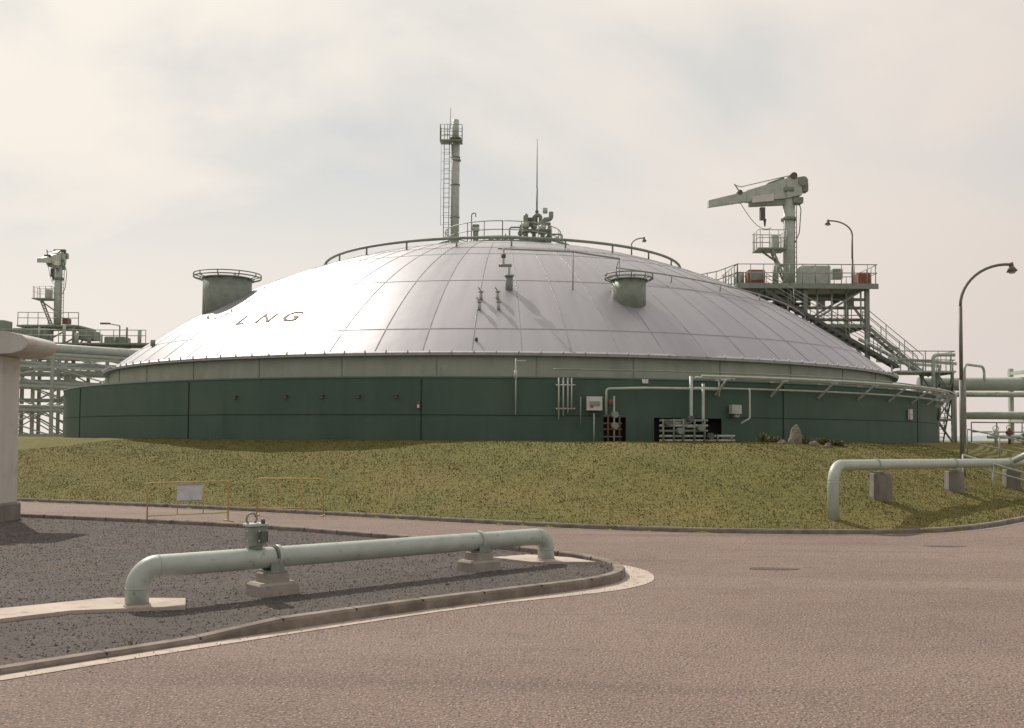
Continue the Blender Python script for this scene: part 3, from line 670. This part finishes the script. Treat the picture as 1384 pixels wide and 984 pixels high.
    b.beam((x,y,zplat+1.3),(c.x+D2.x*.5,c.y,zplat+2.45),.1,.1,'steel'); b.box((c.x+.3,c.y,zplat+3.0),(.4,.5,.8),'steelpale')
    b.beam((x-.2,y-.4,zplat),(x-1.2,y-.4,zplat+2.4),.05,.12,'steel'); b.beam((x-.2,y-.9,zplat),(x-1.2,y-.9,zplat+2.4),.05,.12,'steel')
    for i in range(9): t=i/9; b.box((x-.2-t,y-.65,zplat+2.4*t),(.2,.5,.03),'steel')
    b.done()
crane('jib_crane',(16.6,59.5),math.radians(183),11.0)
crane('jib_crane',(-41.3,90),math.radians(277),11.9)

e_=empty('crane_tower'); b=B('tower_frame',e_)
tower(b,13.4,17.0,57.6,61.2,8.2,11.0,1,nx=2); tower(b,17.0,20.6,57.6,61.2,2.0,11.0,4,nx=2,w=.24)
b.box((17.0,59.4,11.12),(8.0,4.4,.1),'steel'); b.beam((12.9,57.15,11.0),(21.1,57.15,11.0),.12,.3,'steel'); b.beam((12.9,61.7,11.0),(21.1,61.7,11.0),.12,.3,'steel')
b.beam((13.0,57.6,10.9),(20.6,57.6,7.2),.14,.2,'steel'); b.box((15.8,59,10.1),(2.4,2.4,.08),'steeldark'); b.rail([(15,57.9,8.8),(20.6,57.9,8.8)],'rail',sp=.8)
b.box((18.2,59.3,8.75),(5.4,3.2,.08),'steeldark'); b.box((19,59.3,6.3),(4.4,3.2,.08),'steeldark')
for z in(9.2,9.9,10.4): b.cyl((13.6,58.4,z),(20.8,58.4,z),.09,'steel',n=8)
for i in range(8): x=14+i*.85; b.box((x,58.6,10.5-.2*(i%3)),(.35,.4,.5),'steel' if i%2 else 'steeldark'); b.cyl((x+.4,57.9,8.9),(x+.4,57.9,10.9),.05,'steelpale',n=6)
b.done(); b=B('deck_railing',e_)
b.rail([(13.0,57.2,11.17),(21.05,57.2,11.17),(21.05,61.6,11.17),(13.0,61.6,11.17)],'rail',sp=.75,closed=True,r=.03)
b.rail([(10.6,56.6,10.4),(11.8,57,10.7),(13,57.2,11.17)],'rail',sp=.6,r=.03)
b.done(); b=B('deck_equipment',e_)
b.bbox((14.2,58.0,11.62),(1.0,.8,.8),'red',.05); b.box((14.2,57.58,11.65),(.7,.02,.5),'steel'); b.bbox((20.5,58.0,11.55),(.7,.7,.7),'red',.04)
b.bbox((17.7,58.2,11.75),(1.7,1.0,1.1),'steelpale',.05); b.cyl((15.4,58,11.2),(15.4,58,12.3),.18,'steel',n=12); b.cyl((13.4,58.6,11.2),(13.4,58.6,12.0),.3,'steelpale',n=14)
b.cyl((10.3,56.8,dz(14)-.6),(10.3,56.8,11.0),.28,'steelpale',n=14); b.cyl((10.9,56.9,10),(10.9,56.9,10.9),.2,'steel',n=12)
b.bbox((19.3,59,12.0),(.6,.5,.6),'steel',.03)
b.done(); b=B('access_stairs',e_)
b.stairs((14.5,56.9,10.6),(21.8,56.3,6.25),.85,'steeldark','rail')
b.stairs((20.6,57.9,8.7),(23.8,57.9,6.05),.8,'steel','rail')
b.box((23.3,57.0,6.0),(3.2,2.6,.1),'steelpale'); b.rail([(21.8,55.75,6.05),(24.85,55.75,6.05),(24.85,58.2,6.05)],'rail',sp=.7)
tower(b,23.95,24.8,56.0,58.2,2.0,5.95,3,w=.14)
b.stairs((24.3,55.6,5.3),(25.0,58.6,2.1),.7,'steeldark','rail')
b.tube(fillet([(23.4,55.2,4.5),(23.4,55.2,6.9),(24.6,55.2,6.9)],.25,5),.10,'steelpale',n=10); b.tube([W(74,4.9,24.4),W(80,3.6,24.9),W(84,2.1,25.0)],.1,'steelpale',n=8)
for i in range(5): b.cyl((19.8+.8*i,56.7,7.9-.42*i),(20.6+.8*i,56.7,7.5-.42*i),.1,'steelpale',n=8); b.cyl((20.2+.8*i,56.6,7.0-.35*i),(20.2+.8*i,56.6,7.9-.4*i),.06,'steelpale',n=6)
b.beam((21.2,56,6.75),(25.0,55.9,6.45),.12,.16,'steelpale'); b.beam((21.2,57.8,6.75),(25.0,57.9,6.45),.12,.16,'steelpale')
for x in(21.4,24.8): b.beam((x,56,6),(x,56,6.7),.08,.08,'steelpale')
b.done()

# ------------------------------------------------------------------ lamps
def lamp(x,y,z0,H,reach,dirx,r=.055,name='street_lamp',head=.24):
    e_=empty(name); b=B('post',e_); b.cyl((x,y,z0),(x,y,z0+.35),r*1.8,'lamp',n=12); b.cyl((x,y,z0),(x,y,z0+H*.45),r*1.25,'lamp',n=12); b.cyl((x,y,z0+H*.45),(x,y,z0+H*.8),r,'lamp',n=12)
    pts=[]
    for i in range(13):
        t=i/12; a=math.pi/2*t*1.05; pts.append((x+dirx*reach*(1-math.cos(a)),y,z0+H*.8+H*.2*math.sin(a)))
    b.tube(pts,r*.8,'lamp',n=10); b.done()
    b=B('lamp_head',e_); p=Vector(pts[-1]); b.cyl(p+Vector((0,0,.07)),p+Vector((dirx*.03,0,-.05)),head*.25,'lamp',n=12); b.cyl(p+Vector((0,0,-.04)),p+Vector((dirx*.03,0,-head)),head*.28,'lamp',r2=head*.75,n=18); b.cyl(p+Vector((dirx*.03,0,-head)),p+Vector((dirx*.03,0,-head*1.25)),head*.55,'glass',r2=head*.35,n=14); b.done()
gx,gy=15.05,33.3; g=float(terr(gx,gy)); lamp(gx,gy,g,8.1-g,1.6,1,.06)
lamp(20.7,60.3,11.2,4.3,1.35,-1,.055); lamp(7.2,60,12.1,2.2,.7,1,.045,head=.2)
b=B('flood_light'); b.cyl((-37.6,95,11),(-37.6,95,12.6),.06,'lamp'); b.beam((-37.6,95,12.6),(-38.8,95,12.8),.08,.08,'lamp'); b.box((-39,95,12.8),(.9,.3,.15),'lamp'); b.done()

# ------------------------------------------------------------------ left pipe rack
e_=empty('pipe_rack'); b=B('rack_frame',e_)
def rackline(p,q,zs,bays,w,m='steelpale',depth=3.5):
    p=np.array(p,float);q=np.array(q,float); dr=(q-p)/np.linalg.norm(q-p); nn=np.array([-dr[1],dr[0]])
    for sd in(0,1):
        for i in range(bays+1):
            c=p+(q-p)*i/bays+nn*depth*sd; b.beam((*c,1.9),(*c,zs[-1]),w,w,m)
            for z in zs:
                if sd==0: c2=c+nn*depth; b.beam((*c,z),(*c2,z),w*.8,w*.8,m)
        for z in zs:
            a=p+nn*depth*sd; c=q+nn*depth*sd; b.beam((*a,z),(*c,z),w*.8,w*.9,m)
        for i in range(bays):
            for j in range(len(zs)-1):
                a=p+(q-p)*i/bays+nn*depth*sd; c=p+(q-p)*(i+1)/bays+nn*depth*sd
                if (i+j)%2==0: b.beam((*a,zs[j]),(*c,zs[j+1]),w*.4,w*.4,m)
                b.beam((*c,zs[j]),(*a,zs[j+1]),w*.4,w*.4,m)
rackline((-42,56),(-20,78),[2.1,3.8,5.4,6.7,7.6],6,.2)
rackline((-60,76),(-24,86),[2.1,5.0,7.2,9.0],8,.22,'steel')
b.done(); b=B('rack_pipes',e_)
for i,(o,z,r) in enumerate([(0.3,8.0,.3),(1.1,7.95,.22),(1.8,8.1,.35),(2.8,7.9,.2),(.4,6.9,.14),(1.2,6.95,.2),(2.2,6.9,.15),(.6,5.6,.2),(1.6,5.6,.25),(.5,4.0,.15),(1.5,4.0,.2)]):
    dx=.707*o; b.cyl((-44-dx,54+dx,z),(-18-dx,80+dx,z),r,'pipe' if i%2 else 'steelpale',n=14)
for (x,y,z,r) in((-46,86,9.3,.5),(-46,87.5,9.4,.4)): b.cyl((x-15,y-4,z),(x+24,y+6,z-.3),r,'pipe',n=14)
b.done(); b=B('rack_equipment',e_)
for (x,y,w,h,z) in((-42.5,88,3.0,1.3,10.2),(-45.5,88,1.6,2.2,10),(-37.5,88,1.4,.8,10.5),(-35.0,88,1.8,1.0,9.8)): b.bbox((x,y,z+h/2),(w,1.5,h),'steel',.06); 
b.box((-40,88.5,10.1),(17,4,.15),'steel'); b.rail([(-48,86.6,10.2),(-32,86.6,10.2)],'rail',sp=1.2,r=.035)
tower(b,-43.5,-39,88.3,91.5,2,11.8,4,w=.25)
b.box((-41.3,90,11.8),(5.5,3.8,.15),'steel'); b.rail([(-44,88.2,11.9),(-38.6,88.2,11.9)],'rail',sp=.9,r=.035)
for i in range(14):
    x=-47+i*1.1; b.cyl((x,87,10.2),(x,87,10.2+random.uniform(.4,1.6)),random.uniform(.07,.2),'steelpale' if i%3 else 'steel',n=8)
b.bbox((-40.0,89,12.3),(.6,.6,.5),'red',.03)
b.done()

# ------------------------------------------------------------------ right side pipes, railing
e_=empty('pipe_bridge'); b=B('bridge_pipes',e_)
b.cyl((24.6,60,5.55),(70,64,5.9),.42,'pipe',n=24); b.cyl((26,59.4,4.9),(70,62,5.0),.16,'steelpale',n=12); b.cyl((27,59.6,3.65),(70,63,3.8),.24,'pipe',n=16)
b.tube(fillet([(26.4,58,2.0),(26.4,58,6.6),(28.5,60,6.6),(28.5,60,5.6)],.4,5),.08,'steelpale',n=10)
b.tube(fillet([(25.6,57.5,2.0),(25.6,57.5,4.9),(29,60,4.9)],.4,5),.1,'steelpale',n=10)
b.done(); b=B('bridge_frame',e_)
for x in(30.9,41,52):
    for y in(58.6,61.6): b.beam((x,y,1.9),(x,y,6.6),.24,.24,'steelpale')
    for z in(3.35,5.0,6.3): b.beam((x,58.4,z),(x,61.8,z),.2,.2,'steelpale')
b.done()
b=B('steel_railing')
b.rail([(float(x),float(y),float(terr(x,y))) for x,y in((17.6,38.5),(20,38.9),(24,41),(30,47),(40,57))],'rail',sp=1.4,h=1.1,r=.03)
b.rail([(24,52,2.0),(34,53,2.0)],'rail',sp=1.4,h=1.1,r=.035)
b.done()
b=B('handrail'); pts=[(14.3,31.6),(15.4,31.9),(17.2,33.4),(19.5,35.0)]
P=[Vector((x,y,float(terr(x,y))+h)) for (x,y),h in zip(pts,(.95,.8,.6,.4))]
b.tube(P,.035,'steelpale',n=6); b.tube([p-Vector((0,0,.25)) for p in P],.03,'steelpale',n=6)
for p in P: b.cyl((p.x,p.y,float(terr(p.x,p.y))-.05),p,.03,'steelpale',n=5)
b.done()
b=B('valve_skid'); 
for i in range(9):
    x=23.2+i*.85; y=48+random.uniform(-1,1); h=random.uniform(.4,1.0); mm=random.choice(['steelpale','steelpale','steel','rust','pipe']); b.cyl((x,y,1.95),(x,y,2+h),.07,mm,n=8); b.cyl((x-.02,y-.15,2+h*.7),(x,y+.15,2+h*.7),.12,mm,n=12); b.cyl((x-.4,y,2+h*.45),(x+.5,y,2+h*.45),.08,'steelpale',n=8); b.tube([(x+.14*math.cos(q),y,2+h+.14*math.sin(q)) for q in [2*math.pi*j/12 for j in range(12)]],.018,'steel',n=5,closed=True)
b.bbox((31,50,2.6),(1.4,1,1.2),'white',.05); b.done()

def rock(name,c,s,h,seed):
    r_=random.Random(seed); b=B(name); vs=[];n=9;rings=6
    for i in range(rings):
        t=i/(rings-1); rad=s*(1-.62*t**1.6)*(1 if i<rings-1 else .5)
        for j in range(n):
            a=2*math.pi*j/n; k=rad*r_.uniform(.82,1.15); vs.append((c[0]+k*math.cos(a)+.05*t,c[1]+k*math.sin(a)*.8,c[2]+h*t+r_.uniform(-.03,.03)))
    fs=[(i*n+j,i*n+(j+1)%n,(i+1)*n+(j+1)%n,(i+1)*n+j) for i in range(rings-1) for j in range(n)]+[tuple(range((rings-1)*n,rings*n))]
    b.add(vs,fs,'rock',False); return b.done()
zc=float(terr(9.5,33.6)); rock('standing_stone',(9.55,33.6,zc-.05),.24,.68,3)
for i,(x,y,s) in enumerate(((9.0,33.3,.18),(10.1,33.4,.2),(10.6,33.5,.15))): rock('garden_rock',(x,y,float(terr(x,y))-.06),s,.2,i+10)
def shrub(x,y,rx,ry,h,n):
    e_=empty('low_shrub'); z=float(terr(x,y))
    b=B('stems',e_)
    for i in range(14):
        a=random.uniform(0,6.28); q=random.uniform(.3,.9); b.cyl((x,y,z-.03),(x+rx*q*math.cos(a),y+ry*q*math.sin(a),z+h*random.uniform(.5,1)),.008,'rust',r2=.003,n=4)
    b.done()
    co=[]
    for i in range(n):
        a=random.uniform(0,6.28); q=math.sqrt(random.random()); lob=.65+.35*math.sin(a*3+x*5); px_,py=x+rx*q*math.cos(a)*lob,y+ry*q*math.sin(a)*lob; zz=z+h*random.uniform(.05,1)*math.sqrt(max(.05,1-q*q*.8))
        c=np.array([px_,py,zz]); 
        for _ in range(3): co.append(c+np.array([random.uniform(-1,1),random.uniform(-1,1),random.uniform(-.7,.9)])*.035)
    o=trimesh('foliage',np.array(co),'leaf'); o.parent=e_
for x,y,rx,h in((8.9,33.9,.45,.24),(9.9,33.9,.55,.28),(10.7,34.1,.5,.22),(8.55,33.8,.25,.38),(11.2,34.2,.3,.2)): shrub(x,y,rx,.35,h,1300)

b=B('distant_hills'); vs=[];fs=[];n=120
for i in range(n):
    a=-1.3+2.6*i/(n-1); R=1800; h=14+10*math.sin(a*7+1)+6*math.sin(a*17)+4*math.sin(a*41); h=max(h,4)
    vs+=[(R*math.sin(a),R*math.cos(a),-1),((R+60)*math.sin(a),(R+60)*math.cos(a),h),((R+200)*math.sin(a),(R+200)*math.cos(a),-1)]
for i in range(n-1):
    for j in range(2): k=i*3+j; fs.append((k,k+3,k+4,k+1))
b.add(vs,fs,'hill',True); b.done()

# ------------------------------------------------------------------ sky + sun
S=Vector((-.40,.62,.67)).normalized(); el=math.asin(S.z); az=math.atan2(S.x,S.y)
w=bpy.data.worlds.new('World'); sc.world=w; w.use_nodes=True; N=w.node_tree.nodes; L=w.node_tree.links; bg=N['Background']
sky=N.new('ShaderNodeTexSky'); sky.sky_type='NISHITA'; sky.sun_disc=False; sky.sun_elevation=el; sky.sun_rotation=az; sky.dust_density=1; sky.air_density=1
tc=N.new('ShaderNodeTexCoord'); mp=N.new('ShaderNodeMapping'); mp.inputs['Scale'].default_value=(1,1,1.9); mp.inputs['Rotation'].default_value=(0,-.35,0); mp.inputs['Location'].default_value=(.9,.3,.55)
L.new(tc.outputs['Generated'],mp.inputs[0]); nz=N.new('ShaderNodeTexNoise'); nz.inputs['Scale'].default_value=1.9; nz.inputs['Detail'].default_value=9; nz.inputs['Roughness'].default_value=.5; nz.inputs['Distortion'].default_value=.4
L.new(mp.outputs[0],nz.inputs['Vector'])
mr=N.new('ShaderNodeMapRange'); mr.interpolation_type='SMOOTHSTEP'; mr.inputs[1].default_value=.36; mr.inputs[2].default_value=.60; mr.inputs[3].default_value=.12; mr.inputs[4].default_value=1; L.new(nz.outputs['Fac'],mr.inputs[0])
sp=N.new('ShaderNodeSeparateXYZ'); L.new(tc.outputs['Generated'],sp.inputs[0])
hz=N.new('ShaderNodeMapRange'); hz.interpolation_type='SMOOTHSTEP'; hz.inputs[1].default_value=.34; hz.inputs[2].default_value=.08; hz.inputs[3].default_value=0; hz.inputs[4].default_value=.95; L.new(sp.outputs[2],hz.inputs[0])
mxm=N.new('ShaderNodeMath'); mxm.operation='MAXIMUM'; L.new(mr.outputs[0],mxm.inputs[0]); L.new(hz.outputs[0],mxm.inputs[1])
dt=N.new('ShaderNodeVectorMath'); dt.operation='DOT_PRODUCT'; dt.inputs[1].default_value=S; L.new(tc.outputs['Generated'],dt.inputs[0])
gl=N.new('ShaderNodeMapRange'); gl.inputs[1].default_value=.45; gl.inputs[2].default_value=1; gl.inputs[3].default_value=0; gl.inputs[4].default_value=1; L.new(dt.outputs['Value'],gl.inputs[0])
cm=N.new('ShaderNodeMix'); cm.data_type='RGBA'; cm.inputs[6].default_value=(.745,.665,.615,1); cm.inputs[7].default_value=(1.0,.93,.83,1); L.new(gl.outputs[0],cm.inputs[0])
sk_=N.new('ShaderNodeVectorMath'); sk_.operation='SCALE'; sk_.inputs['Scale'].default_value=.08; L.new(sky.outputs[0],sk_.inputs[0])
hb=N.new('ShaderNodeMix'); hb.data_type='RGBA'; hb.inputs[0].default_value=.88; L.new(sk_.outputs[0],hb.inputs[6]); hb.inputs[7].default_value=(.66,.675,.665,1)
fm=N.new('ShaderNodeMix'); fm.data_type='RGBA'; L.new(mxm.outputs[0],fm.inputs[0]); L.new(hb.outputs[2],fm.inputs[6]); L.new(cm.outputs[2],fm.inputs[7])
L.new(fm.outputs[2],bg.inputs['Color']); bg.inputs['Strength'].default_value=1.0
sun=bpy.data.lights.new('sun','SUN'); sun.energy=3.9; sun.angle=math.radians(.6); sun.color=(1,.93,.83); so=bpy.data.objects.new('sun',sun); sc.collection.objects.link(so)
so.rotation_euler=S.to_track_quat('Z','Y').to_euler(); so.location=(-40,60,80)

# ------------------------------------------------------------------ camera
cam=bpy.data.cameras.new('camera'); co=bpy.data.objects.new('camera',cam); sc.collection.objects.link(co); sc.camera=co
cam.lens=35; cam.sensor_width=36; cam.clip_end=8000; cam.shift_y=.0303
co.matrix_world=Matrix.Translation((0,0,2.2))@Matrix.Rotation(math.radians(92.4),4,'X')@Matrix.Rotation(math.radians(.35),4,'Z')
